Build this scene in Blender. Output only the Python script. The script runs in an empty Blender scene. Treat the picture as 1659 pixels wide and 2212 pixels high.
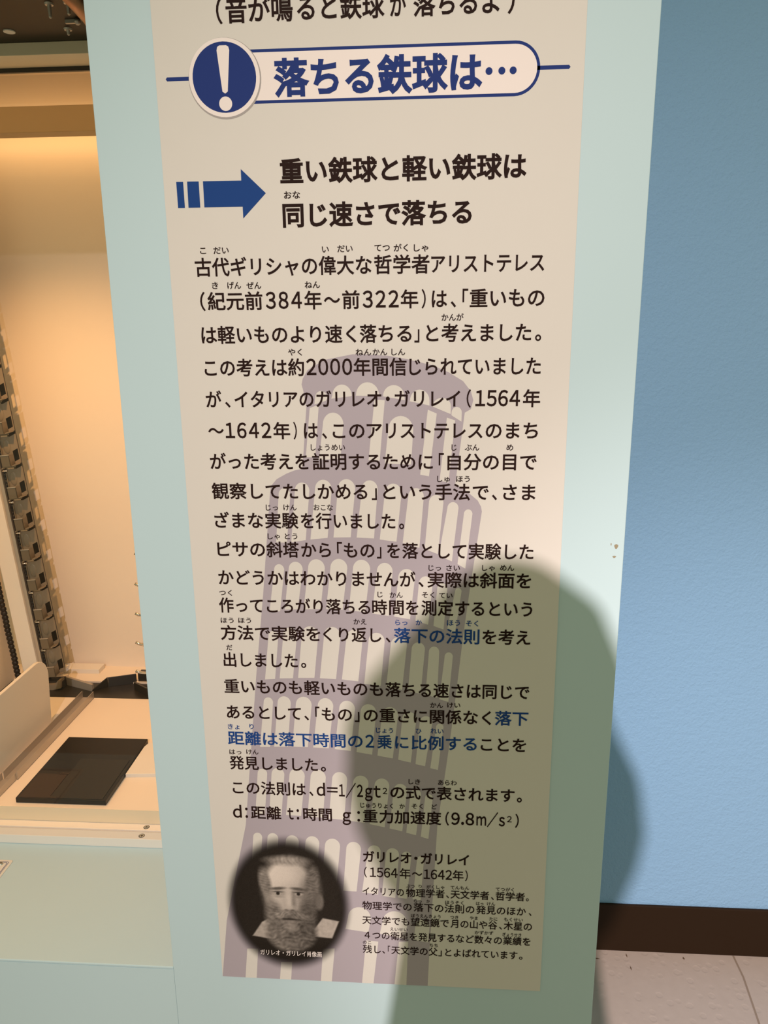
import bpy, bmesh, math, random
import numpy as np
from mathutils import Vector, Matrix

random.seed(4)
scene = bpy.context.scene
C = scene.collection

# ------------------------------------------------------------------ camera
cam_data = bpy.data.cameras.new('camera')
cam = bpy.data.objects.new('camera', cam_data)
C.objects.link(cam)
cam_data.sensor_fit = 'HORIZONTAL'
cam_data.sensor_width = 36.0
cam_data.lens = 36.0 * 1661.0 / 1659.0
cam_data.clip_start = 0.005
YAW, PITCH, ROLL = -0.0684, -0.2465, -0.0104
CAM = Vector((0.2934, -0.8719, 1.25))
fwd = Vector((math.sin(YAW) * math.cos(PITCH), math.cos(YAW) * math.cos(PITCH), math.sin(PITCH)))
r0 = Vector((math.cos(YAW), -math.sin(YAW), 0.0))
u0 = r0.cross(fwd)
rgt = r0 * math.cos(ROLL) + u0 * math.sin(ROLL)
up = -r0 * math.sin(ROLL) + u0 * math.cos(ROLL)
cam.matrix_world = Matrix(((rgt.x, up.x, -fwd.x, CAM.x), (rgt.y, up.y, -fwd.y, CAM.y), (rgt.z, up.z, -fwd.z, CAM.z), (0, 0, 0, 1)))
scene.camera = cam

# ------------------------------------------------------------------ exposure
scene.view_settings.view_transform = 'Standard'
scene.view_settings.look = 'None'
scene.view_settings.gamma = 1.0
scene.view_settings.exposure = 0.0
scene.view_settings.use_curve_mapping = False

# ------------------------------------------------------------------ light
world = bpy.data.worlds.new('hall')
scene.world = world
world.use_nodes = True
bg = world.node_tree.nodes['Background']
bg.inputs['Color'].default_value = (0.94, 1.0, 0.64, 1)      # dim yellow-green glow of the rest of the hall
bg.inputs['Strength'].default_value = 0.40

def aim(o, target):
    d = Vector(target) - o.location
    o.rotation_euler = d.to_track_quat('-Z', 'Y').to_euler()

def spot(name, loc, target, power, col, radius, size, blend):
    l = bpy.data.lights.new(name, 'SPOT')
    l.energy = power; l.color = col; l.shadow_soft_size = radius
    l.spot_size = math.radians(size); l.spot_blend = blend
    o = bpy.data.objects.new(name, l); C.objects.link(o)
    o.location = loc; aim(o, target)
    return o

def area(name, loc, target, power, col, sx, sy):
    l = bpy.data.lights.new(name, 'AREA')
    l.shape = 'RECTANGLE'; l.size = sx; l.size_y = sy; l.energy = power; l.color = col
    o = bpy.data.objects.new(name, l); C.objects.link(o)
    o.location = loc; aim(o, target)
    return o

KEY = (0.10, -2.30, 2.20)                                     # exhibition track lamp: wide spill and a brighter core
spot('track_spot_spill', KEY, (0.62, 0.0, 0.42), 196.0, (1.0, 0.835, 0.80), 0.013, 73, 1.0)
spot('track_spot_core', KEY, (0.99, 0.45, 0.02), 265.0, (1.0, 0.835, 0.80), 0.013, 33, 1.0)
spot('case_spot', (-0.53, 0.36, 1.63), (-0.51, 0.66, 0.50), 25.0, (1.0, 0.51, 0.18), 0.006, 100, 0.9)
area('case_lamp', (-0.90, 0.765, 1.63), (-0.90, 0.855, 1.60), 0.95, (1.0, 0.56, 0.21), 1.7, 0.02)
area('case_fill', (-0.70, 0.50, 1.73), (-0.70, 0.56, 0.45), 1.2, (1.0, 0.55, 0.21), 1.2, 0.20)  # added fill light without a fixture, evens out the back panel

# ------------------------------------------------------------------ materials
def mat(name, col, rough=0.6, metal=0.0, spec=0.4, bump=None, var=0.0, vscale=8.0, alpha=None):
    m = bpy.data.materials.new(name); m.use_nodes = True
    nt = m.node_tree; b = nt.nodes['Principled BSDF']
    b.inputs['Base Color'].default_value = (*col, 1)
    b.inputs['Roughness'].default_value = rough
    b.inputs['Metallic'].default_value = metal
    b.inputs['Specular IOR Level'].default_value = spec
    tc = nt.nodes.new('ShaderNodeTexCoord')
    if var:
        n = nt.nodes.new('ShaderNodeTexNoise'); n.inputs['Scale'].default_value = vscale; n.inputs['Detail'].default_value = 4
        mx = nt.nodes.new('ShaderNodeMix'); mx.data_type = 'RGBA'
        nt.links.new(tc.outputs['Object'], n.inputs['Vector']); nt.links.new(n.outputs['Fac'], mx.inputs['Factor'])
        mx.inputs['A'].default_value = (*[c * (1 - var) for c in col], 1)
        mx.inputs['B'].default_value = (*[min(1, c * (1 + var)) for c in col], 1)
        nt.links.new(mx.outputs['Result'], b.inputs['Base Color'])
    if bump:
        sc, st, dist = bump
        n = nt.nodes.new('ShaderNodeTexNoise'); n.inputs['Scale'].default_value = sc; n.inputs['Detail'].default_value = 3
        bp = nt.nodes.new('ShaderNodeBump'); bp.inputs['Strength'].default_value = st; bp.inputs['Distance'].default_value = dist
        nt.links.new(tc.outputs['Object'], n.inputs['Vector']); nt.links.new(n.outputs['Fac'], bp.inputs['Height'])
        nt.links.new(bp.outputs['Normal'], b.inputs['Normal'])
    return m

CYAN = (0.555, 0.718, 0.78)
M = {}
M['cyan'] = mat('turquoise_laminate', CYAN, 0.5, 0, 0.3, var=0.015, vscale=5)
M['sill'] = mat('turquoise_laminate_sill', CYAN, 0.34, 0, 0.5, var=0.02, vscale=7)
M['edge'] = mat('pale_edge_band', (0.75, 0.72, 0.55), 0.5)
M['print'] = mat('printed_sheet', (0.74, 0.70, 0.66), 0.55, 0, 0.25, var=0.01, vscale=30)
M['lavender'] = mat('lavender_ink', (0.45, 0.395, 0.45), 0.55, 0, 0.25)
M['ink'] = mat('dark_brown_ink', (0.022, 0.009, 0.007), 0.6, 0, 0.08)
M['blue'] = mat('blue_ink', (0.016, 0.062, 0.25), 0.6, 0, 0.08)
M['navy'] = mat('navy_ink', (0.022, 0.045, 0.21), 0.6, 0, 0.08)
M['white'] = mat('white_ink', (0.93, 0.83, 0.81), 0.5, 0, 0.25)
M['greyring'] = mat('grey_print', (0.40, 0.36, 0.35), 0.5, 0, 0.25)
M['case'] = mat('white_laminate', (0.87, 0.765, 0.645), 0.35, 0, 0.45, var=0.02, vscale=3)
M['caserail'] = mat('white_rail', (0.85, 0.80, 0.74), 0.4)
M['plate_white'] = mat('white_plastic', (0.80, 0.76, 0.70), 0.45)
M['steel'] = mat('brushed_steel', (0.52, 0.47, 0.42), 0.4, 0.6, 0.5)
M['chrome'] = mat('chrome', (0.75, 0.72, 0.68), 0.15, 1.0)
M['bucket'] = mat('grey_bucket_metal', (0.25, 0.20, 0.14), 0.42, 0.15, 0.4, var=0.10, vscale=25)
M['pocket'] = mat('dull_pocket_metal', (0.17, 0.14, 0.10), 0.4, 0.3, 0.4)
M['black'] = mat('black_plastic', (0.022, 0.018, 0.014), 0.35, 0, 0.5)
M['blackgloss'] = mat('black_acrylic', (0.014, 0.011, 0.008), 0.28, 0, 0.16)
M['pad'] = mat('dark_pad', (0.022, 0.018, 0.013), 0.45, 0, 0.2)
M['dullbrown'] = mat('bracket_and_reflection_brown', (0.036, 0.021, 0.013), 0.45, 0, 0.2)  # serves the brackets and the painted reflection on the slab
M['chain'] = mat('black_chain', (0.018, 0.012, 0.010), 0.4, 0.2)
M['soffit'] = mat('dark_brown_plate', (0.022, 0.012, 0.004), 0.4, 0.0, 0.18, var=0.3, vscale=9)
M['copper'] = mat('copper_tube', (0.55, 0.28, 0.16), 0.35, 0.6)
M['tanrail'] = mat('tan_rail', (0.82, 0.72, 0.54), 0.45)
M['warmriser'] = mat('warm_lit_riser', (0.84, 0.70, 0.50), 0.5)  # warm bounced light painted into the riser's colour
M['barbrown'] = mat('brown_bar', (0.46, 0.32, 0.15), 0.5)
M['brown'] = mat('baseboard_vinyl', (0.024, 0.0115, 0.005), 0.55, 0, 0.15)
M['skin'] = mat('skin', (0.62, 0.40, 0.30), 0.5)
M['hair'] = mat('black_hair', (0.012, 0.010, 0.009), 0.5)
M['cloth'] = mat('dark_jacket', (0.04, 0.045, 0.06), 0.8)
M['trousers'] = mat('dark_trousers', (0.03, 0.03, 0.035), 0.8)
M['phone'] = mat('black_phone', (0.01, 0.01, 0.01), 0.5)
M['scuff'] = mat('brown_scuff', (0.33, 0.28, 0.19), 0.7)

# blue wallpaper with a fine stippled relief
def wallpaper():
    m = bpy.data.materials.new('blue_wallpaper'); m.use_nodes = True
    nt = m.node_tree; b = nt.nodes['Principled BSDF']
    b.inputs['Base Color'].default_value = (0.262, 0.455, 0.70, 1); b.inputs['Roughness'].default_value = 0.6
    b.inputs['Specular IOR Level'].default_value = 0.3
    tc = nt.nodes.new('ShaderNodeTexCoord')
    n1 = nt.nodes.new('ShaderNodeTexNoise'); n1.inputs['Scale'].default_value = 190; n1.inputs['Detail'].default_value = 4; n1.inputs['Roughness'].default_value = 0.6
    n2 = nt.nodes.new('ShaderNodeTexVoronoi'); n2.inputs['Scale'].default_value = 75
    ad = nt.nodes.new('ShaderNodeMath'); ad.operation = 'MULTIPLY_ADD'; ad.inputs[1].default_value = 0.35
    bp = nt.nodes.new('ShaderNodeBump'); bp.inputs['Strength'].default_value = 0.8; bp.inputs['Distance'].default_value = 0.0020
    nt.links.new(tc.outputs['Object'], n1.inputs['Vector']); nt.links.new(tc.outputs['Object'], n2.inputs['Vector'])
    nt.links.new(n2.outputs['Distance'], ad.inputs[0]); nt.links.new(n1.outputs['Fac'], ad.inputs[2])
    nt.links.new(ad.outputs['Value'], bp.inputs['Height']); nt.links.new(bp.outputs['Normal'], b.inputs['Normal'])
    return m

# beige sheet vinyl: shallow round dimples, one welded seam, a few dark specks
def vinyl():
    m = bpy.data.materials.new('beige_vinyl'); m.use_nodes = True
    nt = m.node_tree; b = nt.nodes['Principled BSDF']
    b.inputs['Roughness'].default_value = 0.5; b.inputs['Specular IOR Level'].default_value = 0.4
    tc = nt.nodes.new('ShaderNodeTexCoord')
    v = nt.nodes.new('ShaderNodeTexVoronoi'); v.inputs['Scale'].default_value = 52; v.inputs['Randomness'].default_value = 0.75
    rp = nt.nodes.new('ShaderNodeMapRange'); rp.inputs['From Min'].default_value = 0.26; rp.inputs['From Max'].default_value = 0.40
    nt.links.new(tc.outputs['Object'], v.inputs['Vector']); nt.links.new(v.outputs['Distance'], rp.inputs['Value'])
    bp = nt.nodes.new('ShaderNodeBump'); bp.inputs['Strength'].default_value = 0.22; bp.inputs['Distance'].default_value = 0.0015
    nt.links.new(rp.outputs['Result'], bp.inputs['Height']); nt.links.new(bp.outputs['Normal'], b.inputs['Normal'])
    n = nt.nodes.new('ShaderNodeTexNoise'); n.inputs['Scale'].default_value = 60; n.inputs['Detail'].default_value = 5
    nt.links.new(tc.outputs['Object'], n.inputs['Vector'])
    mx = nt.nodes.new('ShaderNodeMix'); mx.data_type = 'RGBA'
    mx.inputs['A'].default_value = (0.47, 0.375, 0.33, 1); mx.inputs['B'].default_value = (0.53, 0.425, 0.375, 1)
    nt.links.new(n.outputs['Fac'], mx.inputs['Factor'])
    nt.links.new(mx.outputs['Result'], b.inputs['Base Color'])
    return m
M['wallpaper'] = wallpaper(); M['vinyl'] = vinyl()
M['seam'] = mat('seam_weld', (0.30, 0.22, 0.17), 0.6)
M['speck'] = mat('dark_speck', (0.12, 0.07, 0.04), 0.7)

# clear acrylic sheet
def acrylic():
    m = bpy.data.materials.new('clear_acrylic'); m.use_nodes = True
    nt = m.node_tree; nt.nodes.clear()
    out = nt.nodes.new('ShaderNodeOutputMaterial'); mix = nt.nodes.new('ShaderNodeMixShader')
    tr = nt.nodes.new('ShaderNodeBsdfTransparent'); gl = nt.nodes.new('ShaderNodeBsdfGlossy'); fr = nt.nodes.new('ShaderNodeFresnel')
    gl.inputs['Roughness'].default_value = 0.02; fr.inputs['IOR'].default_value = 1.45
    ge = nt.nodes.new('ShaderNodeNewGeometry'); sb = nt.nodes.new('ShaderNodeMath'); sb.operation = 'SUBTRACT'; sb.use_clamp = True   # only the outer faces mirror
    nt.links.new(fr.outputs['Fac'], sb.inputs[0]); nt.links.new(ge.outputs['Backfacing'], sb.inputs[1])
    nt.links.new(sb.outputs['Value'], mix.inputs['Fac']); nt.links.new(tr.outputs['BSDF'], mix.inputs[1]); nt.links.new(gl.outputs['BSDF'], mix.inputs[2])
    nt.links.new(mix.outputs['Shader'], out.inputs['Surface'])
    return m
M['acrylic'] = acrylic()

# ------------------------------------------------------------------ mesh helpers
def obj(name, verts, faces, m, parent=None, bevel=0.0, smooth=False, mi=None):
    me = bpy.data.meshes.new(name)
    me.from_pydata([tuple(v) for v in verts], [], [tuple(f) for f in faces])
    ms = m if isinstance(m, (list, tuple)) else [m]
    for x in ms: me.materials.append(x)
    if mi is not None: me.polygons.foreach_set('material_index', mi)
    if smooth: me.polygons.foreach_set('use_smooth', [True] * len(me.polygons))
    me.update()
    o = bpy.data.objects.new(name, me); C.objects.link(o)
    if parent is not None: o.parent = parent
    if bevel:
        md = o.modifiers.new('bevel', 'BEVEL'); md.width = bevel; md.segments = 2; md.limit_method = 'ANGLE'
    return o

class MB:
    def __init__(s): s.v = []; s.f = []; s.mi = []
    def add(s, v, f, mi=0):
        k = len(s.v); s.v += [tuple(x) for x in v]; s.f += [tuple(i + k for i in q) for q in f]; s.mi += [mi] * len(f)
        return s
    def box(s, x0, x1, y0, y1, z0, z1, mi=0):
        v = [(x, y, z) for z in (z0, z1) for y in (y0, y1) for x in (x0, x1)]
        return s.add(v, [(0, 2, 3, 1), (4, 5, 7, 6), (0, 1, 5, 4), (2, 6, 7, 3), (0, 4, 6, 2), (1, 3, 7, 5)], mi)
    def prism(s, poly, axis, a0, a1, mi=0):
        """extrude a 2-D outline along axis ('x','y','z') between a0 and a1"""
        def p(u, w, a): return {'x': (a, u, w), 'y': (u, a, w), 'z': (u, w, a)}[axis]
        n = len(poly)
        v = [p(u, w, a0) for u, w in poly] + [p(u, w, a1) for u, w in poly]
        f = [tuple(range(n - 1, -1, -1)), tuple(range(n, 2 * n))] + [(i, (i + 1) % n, n + (i + 1) % n, n + i) for i in range(n)]
        return s.add(v, f, mi)
    def tube(s, pts, r, seg=10, mi=0, caps=True):
        pts = [Vector(p) for p in pts]; v = []; f = []
        for i, p in enumerate(pts):
            d = (pts[min(i + 1, len(pts) - 1)] - pts[max(i - 1, 0)]).normalized()
            a = d.orthogonal().normalized() if i == 0 else (a - d * a.dot(d)).normalized()
            b = d.cross(a); rr = r[i] if isinstance(r, (list, tuple)) else r
            for k in range(seg):
                t = 2 * math.pi * k / seg; v.append(p + a * (rr * math.cos(t)) + b * (rr * math.sin(t)))
        for i in range(len(pts) - 1):
            for k in range(seg):
                k2 = (k + 1) % seg; f.append((i * seg + k, i * seg + k2, (i + 1) * seg + k2, (i + 1) * seg + k))
        if caps:
            f.append(tuple(range(seg - 1, -1, -1))); f.append(tuple((len(pts) - 1) * seg + k for k in range(seg)))
        return s.add(v, f, mi)
    def ball(s, c, rx, ry=None, rz=None, n=10, mi=0):
        ry = rx if ry is None else ry; rz = rx if rz is None else rz
        v = [(c[0], c[1], c[2] - rz)]; f = []
        for i in range(1, n):
            t = -math.pi / 2 + math.pi * i / n
            for k in range(2 * n):
                a = math.pi * k / n
                v.append((c[0] + rx * math.cos(t) * math.cos(a), c[1] + ry * math.cos(t) * math.sin(a), c[2] + rz * math.sin(t)))
        v.append((c[0], c[1], c[2] + rz)); w = 2 * n
        for k in range(w): f.append((0, 1 + (k + 1) % w, 1 + k))
        for i in range(n - 2):
            for k in range(w):
                k2 = (k + 1) % w; f.append((1 + i * w + k, 1 + i * w + k2, 1 + (i + 1) * w + k2, 1 + (i + 1) * w + k))
        for k in range(w): f.append((1 + (n - 2) * w + k, 1 + (n - 2) * w + (k + 1) % w, len(v) - 1))
        return s.add(v, f, mi)
    def build(s, name, m, parent=None, bevel=0.0, smooth=False):
        return obj(name, s.v, s.f, m, parent, bevel, smooth, s.mi if isinstance(m, (list, tuple)) else None)

def thing(name, label, cat, loc=(0, 0, 0), group=None):
    o = bpy.data.objects.new(name, None); C.objects.link(o)
    o.location = loc; o.empty_display_size = 0.05
    o['label'] = label; o['category'] = cat
    if group: o['group'] = group
    return o
def tag(o, label, cat, group=None):
    o['label'] = label; o['category'] = cat
    if group: o['group'] = group
    return o
def structure(o):
    o['kind'] = 'structure'
    return o

# ------------------------------------------------------------------ the setting
X0, X1 = -0.0705, 0.5127            # turquoise column
SILL, RAILY = 0.367, 0.245          # sill height and depth of the recess
WALLY = 0.458
structure(MB().box(-0.04, 3.2, WALLY, WALLY + 0.10, 0, 2.6).build('wall_back', M['wallpaper']))
structure(MB().box(-0.04, 3.2, WALLY - 0.006, WALLY, 0.0, 0.110).build('baseboard_back', M['brown'], bevel=0.002))
floor = structure(MB().box(-3.0, 3.2, -4.0, 1.2, -0.05, 0).build('floor', M['vinyl']))
SX = [(0.897, 0.452), (0.8975, 0.40), (0.887, 0.298), (0.872, 0.15)]
sm = MB().add([(x - .0018, y, 0.0006) for x, y in SX] + [(x + .0018, y, 0.0006) for x, y in SX], [(i + 1, i, i + 4, i + 5)[::-1] for i in range(3)])
structure(sm.build('floor_seam', M['seam'], floor))
sp = MB()
for (x, y, a, b) in ((0.623, 0.430, .006, .0015), (0.684, 0.441, .0012, .006), (0.796, 0.440, .002, .004), (0.685, 0.410, .0012, .006)):
    sp.add([(x - a, y, .0006), (x, y - b, .0006), (x + a, y, .0006), (x, y + b, .0006)], [(0, 1, 2, 3)])
structure(sp.build('floor_specks', M['speck'], floor))

# ------------------------------------------------------------------ exhibit cabinet
cab = thing('exhibit_cabinet', 'turquoise exhibit cabinet with tall column, sill and lit white display recess', 'exhibit cabinet')
TOP = 2.3
MB().box(X0, X1, 0, WALLY - 0.002, 0, TOP).build('column', M['cyan'], cab, bevel=0.0008)
MB().box(-1.9, X0, 0, 0.02, 0, SILL - 0.004).build('lower_panel', M['cyan'], cab)
MB().box(-1.9, X0, 0.0, RAILY + 0.01, SILL - 0.004, SILL).build('sill', [M['sill']], cab, bevel=0.0012)
# bottom rail: low step, groove, high step
MB().box(-1.9, X0, RAILY, 0.2645, SILL, 0.3838).build('front_rail', M['caserail'], cab, bevel=0.0008)
MB().box(-1.9, X0, 0.2690, 0.2862, SILL, 0.3838).build('rear_rail', M['caserail'], cab, bevel=0.0006)
MB().box(-1.9, X0, 0.2645, 0.2690, SILL, 0.3800).build('rail_groove', M['tanrail'], cab)
FZ = 0.411
MB().box(-1.9, X0, 0.2867, 0.690, FZ - 0.05, FZ).build('case_floor', M['case'], cab)
MB().box(-1.9, X0, 0.2862, 0.2867, 0.3838, FZ).build('floor_riser', M['warmriser'], cab)  # front face of the case floor, warm light put into its colour
MB().box(-1.9, X0, 0.690, 0.772, FZ - 0.05, FZ - 0.004).build('trough', M['black'], cab)
MB().box(-1.9, X0, 0.772, 0.860, FZ - 0.05, FZ).build('rear_floor', M['case'], cab)
BY = 0.855
MB().box(-1.9, 0.0, BY, BY + 0.02, FZ - 0.06, 2.0).build('back_panel', M['case'], cab)
MB().box(X0 + 0.0005, X0 + 0.025, WALLY + 0.0, BY, FZ - 0.06, 2.0).build('side_panel', M['case'], cab)
MB().box(-1.92, -1.9, 0, BY + 0.02, 0, 2.0).build('end_panel', M['case'], cab)
MB().box(-1.9, X0, 0.2862, BY, 1.75, 1.77).build('case_top', M['case'], cab)
# upper rails and soffits
MB().box(-1.9, X0, RAILY, 0.2955, 1.5975, 1.613).build('upper_rail', M['tanrail'], cab, bevel=0.0006)
MB().box(-1.9, X0, 0.2957, 0.3010, 1.5920, 1.613).build('upper_gasket', M['black'], cab)
MB().box(-1.9, X0 - 0.01, 0.700, 0.742, 1.6055, 1.6520).build('lamp_bar', M['barbrown'], cab, bevel=0.0008)
MB().box(-1.9, X0, 0.0, 0.30, 1.613, 1.66).build('soffit_plate', M['soffit'], cab, bevel=0.0006)
MB().box(-1.9, X0, 0.0, 0.02, 1.66, TOP).build('upper_panel', M['cyan'], cab)
# screws in the rails
def screw(x, y, z, r, parent):
    b = MB().tube([(x, y, z), (x, y, z + 0.0006)], [r, r * 0.92], 20)
    o = b.build('screw', M['chrome'], parent, smooth=False)
    c = MB().box(x - r * .6, x + r * .6, y - r * .12, y + r * .12, z + .0006, z + .0009).box(x - r * .12, x + r * .12, y - r * .6, y + r * .6, z + .0006, z + .0009)
    c.tube([(x, y, z + .0003), (x, y, z + .0004)], [r * 1.22, r * 1.22], 20)
    c.build('screw_recess', M['black'], o)
screw(-0.2111, 0.2774, 0.3838, 0.0042, cab)
screw(-0.2109, 0.2540, 0.3838, 0.0042, cab)
# fittings under the soffit
MB().tube([(-0.2563, 0.2028, 1.6129), (-0.2563, 0.2028, 1.6115)], 0.0072, 24).build('round_sensor', M['plate_white'], cab)
for (x, y, h) in ((-0.1629, 0.122, .012), (-0.1392, 0.120, .010), (-0.1782, 0.2022, .004)):
    b = MB().tube([(x, y, 1.613), (x, y, 1.611)], [.0055, .0048], 14).tube([(x, y, 1.611), (x, y, 1.611 - h)], [.0026, .0018], 10).ball((x, y, 1.611 - h), .0020, n=6)
    b.build('bolt', M['steel'], cab, smooth=False)
bt = MB().box(-0.168, -0.150, 0.172, 0.176, 1.609, 1.613).ball((-0.152, 0.172, 1.610), .004, n=6)
bt.build('bracket', M['steel'], cab)
MB().tube([(-0.112, 0.030, 1.600), (-0.1165, 0.090, 1.600), (-0.1215, 0.130, 1.601), (-0.129, 0.163, 1.604), (-0.139, 0.186, 1.613)], 0.0085, 16).build('curved_tube', M['copper'], cab, smooth=True)
# the clear pane in its grooves
MB().box(-1.9, X0, 0.2655, 0.2680, 0.380, 1.5985).build('acrylic_pane', M['acrylic'], cab)
# scuffs on the column
sc = MB()
for (x, z, a, b) in ((0.5035, 0.9905, .0022, .0030), (0.5020, 0.978, .0020, .0014), (0.4975, 0.993, .0006, .0016)):
    sc.add([(x + a * math.cos(t) * (1 + .3 * math.sin(3 * t)), -0.0002, z + b * math.sin(t)) for t in [k * math.pi / 5 for k in range(10)]], [tuple(range(10))])
sc.build('scuff_mark', M['scuff'], cab)

# ------------------------------------------------------------------ ball elevator (bucket chain) leaning a little to the left
PITCHB = 0.0722
LEAN = math.radians(-4.85)
def elevator_root(name, label, loc, lean):
    t = thing(name, label, 'ball elevator', loc)
    t.rotation_euler = (0, lean, 0)
    return t
EZ0 = 0.4972
el = elevator_root('bucket_elevator', 'leaning elevator of grey metal buckets climbing beside a white post', (-0.6257, 0.75, EZ0), LEAN)
# local frame: x across, y into the case, z up along the chain
HI = 1.25
MB().box(-0.0595, -0.0215, -0.002, 0.020, -0.085, HI).build('post', M['plate_white'], el, bevel=0.0015)
MB().box(-0.0215, -0.0122, 0.004, 0.016, -0.085, HI).build('guide_edge', M['steel'], el)
ch = MB()
k = -0.08
while k < HI:
    ch.ball((-0.0048, 0.006, k), .0036, .004, .0052, n=5); k += 0.0080
ch.build('chain', M['chain'], el, smooth=True)
MB().box(-0.0122, -0.001, 0.009, 0.014, -0.085, HI).build('chain_bed', M['black'], el)
MB().box(-0.016, 0.004, 0.066, 0.070, -0.085, HI).build('shade_strip', M['black'], el)  # added black strip, stands in for the dark seen through the bucket windows
ch = MB(); k = -0.08
while k < HI:
    ch.ball((-0.0800 + random.uniform(-.0006, .0006), 0.006, k), .0078, .006, .0075, n=5); k += 0.0105
ch.build('return_chain', M['chain'], el, smooth=True)

def bucket_mesh():
    b = MB()
    P = PITCHB
    zb, zt = -0.066, 0.003            # one bucket hangs below its rivet
    w0, w1, w2 = -0.0005, 0.0225, 0.0360
    yb = 0.006
    t = 0.0012
    # back sheet (upper, visible inside) 
    b.box(w0, w1, yb, yb + t, zb, zt)
    # sloped right flank with a rectangular window, built as a frame of four strips (x from w1 to w2, stepping back)
    def strip(u0, u1, z0, z1):
        def pt(u, z, d): return (w1 + (w2 - w1) * u, yb + 0.004 * u + d, z + 0.006 * u)
        v = [pt(u0, z0, 0), pt(u1, z0, 0), pt(u1, z1, 0), pt(u0, z1, 0), pt(u0, z0, t), pt(u1, z0, t), pt(u1, z1, t), pt(u0, z1, t)]
        b.add(v, [(0, 1, 2, 3), (7, 6, 5, 4), (0, 4, 5, 1), (1, 5, 6, 2), (2, 6, 7, 3), (3, 7, 4, 0)])
    hz0, hz1 = zb + 0.012, zb + 0.036
    strip(0, 1, hz1, zt - 0.001); strip(0, 1, zb + 0.003, hz0)
    strip(0, 0.06, hz0, hz1); strip(0.90, 1, hz0, hz1)
    # curled lower lip between buckets
    b.prism([(w0, zb - 0.001), (w0 + .006, zb + .003), (w1 - .002, zb + .0035), (w2, zb + .007), (w2, zb + .0095), (w1 - .002, zb + .006), (w0 + .006, zb + .0055), (w0, zb + .0015)], 'y', yb - 0.016, yb)
    # side cheek at the left
    b.box(w0, w0 + t, yb - 0.004, yb, zb, zt - 0.008)
    return b
def bucket_front():
    b = MB(); zb = -0.066; yb = 0.006
    x0, x1 = 0.0050, 0.0245
    # pocket: front plate, bottom, right cheek
    b.box(x0, x1, yb - 0.0200, yb - 0.0188, zb + 0.006, zb + 0.030)
    b.box(x0, x1, yb - 0.0200, yb, zb + 0.005, zb + 0.0062)
    b.box(x1 - .0012, x1, yb - 0.0200, yb, zb + 0.006, zb + 0.030)
    return b
def bucket_cushion():
    b = MB(); b.ball((0.0125, 0.0065, -0.019), .0085, .0022, .0165, n=10)
    return b
proto = bucket_mesh().build('bucket', M['bucket'], el)
lp = MB().box(0.0050, 0.0245, -0.0150, -0.0128, -0.0362, -0.0346).build('pocket_lip', M['steel'], proto)
pk = bucket_front().build('pocket', M['pocket'], proto)
cu = bucket_cushion().build('bucket_bulge', M['bucket'], proto, smooth=True)
rv = MB().ball((0.0012, 0.0035, 0), .0022, .0022, .0030, n=6).tube([(-0.0075, 0.004, 0), (0.001, 0.004, 0)], .0022, 8).build('rivet', M['chrome'], proto, smooth=True)
for i in range(1, 16):
    c = proto.copy(); C.objects.link(c); c.parent = el; c.location = (0, 0, PITCHB * i)
    for ch_ in (pk, lp, cu, rv):
        d = ch_.copy(); C.objects.link(d); d.parent = c
MB().box(-0.0005, 0.036, -0.012, 0.010, -0.115, -0.072).build('foot_block', M['black'], el)
bk = MB().prism([(0.000, -0.094), (0.034, -0.088), (0.037, -0.068), (0.030, -0.069), (0.022, -0.077), (0.0, -0.077)], 'y', -0.020, 0.0)
bk.build('lowest_bucket', M['bucket'], el)

# the second elevator: only its curved pins show past the column
el2 = elevator_root('pin_elevator', 'elevator of curved chrome pins half hidden behind the turquoise column edge', (-0.372, 0.75, EZ0), -math.radians(-3.0))
MB().box(0.006, 0.05, 0.0, 0.02, -0.085, HI).build('post', M['plate_white'], el2)
pp = MB().tube([(-0.0270, -0.014, 0.0045), (-0.019, -0.013, 0.0005), (-0.008, -0.009, -0.003), (0.004, -0.003, -0.004), (0.010, 0.0, -0.004)], 0.0036, 12).build('pin', M['chrome'], el2, smooth=True)
for i, (dx, dz) in enumerate(((0.0, -0.0445), (0.0025, 0.0275), (0.004, 0.099), (0.006, 0.171), (0.008, 0.243), (0.01, 0.315))):
    o = pp if i == 0 else pp.copy()
    if i: C.objects.link(o); o.parent = el2
    o.location = (dx, 0, dz)

# partition at far left
MB().box(-0.742, -0.7225, 0.700, 0.780, FZ, 1.60).build('partition', M['case'], cab)

# ------------------------------------------------------------------ things on the case floor
# white divider with one rounded corner
r = 0.042
pts = [(0.305, FZ), (0.5795, FZ), (0.5905, 0.520)]
pts += [(0.5905 - r + r * math.cos(a), 0.520 + r * math.sin(a)) for a in [math.pi / 2 * k / 8 for k in range(1, 9)]] + [(0.305, 0.562)]
dv = MB().prism(pts, 'x', -0.5385, -0.531).build('divider_panel', M['plate_white'], bevel=0.0012)
tag(dv, 'white plastic divider panel with one rounded top corner standing in the lit recess', 'divider')

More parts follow.
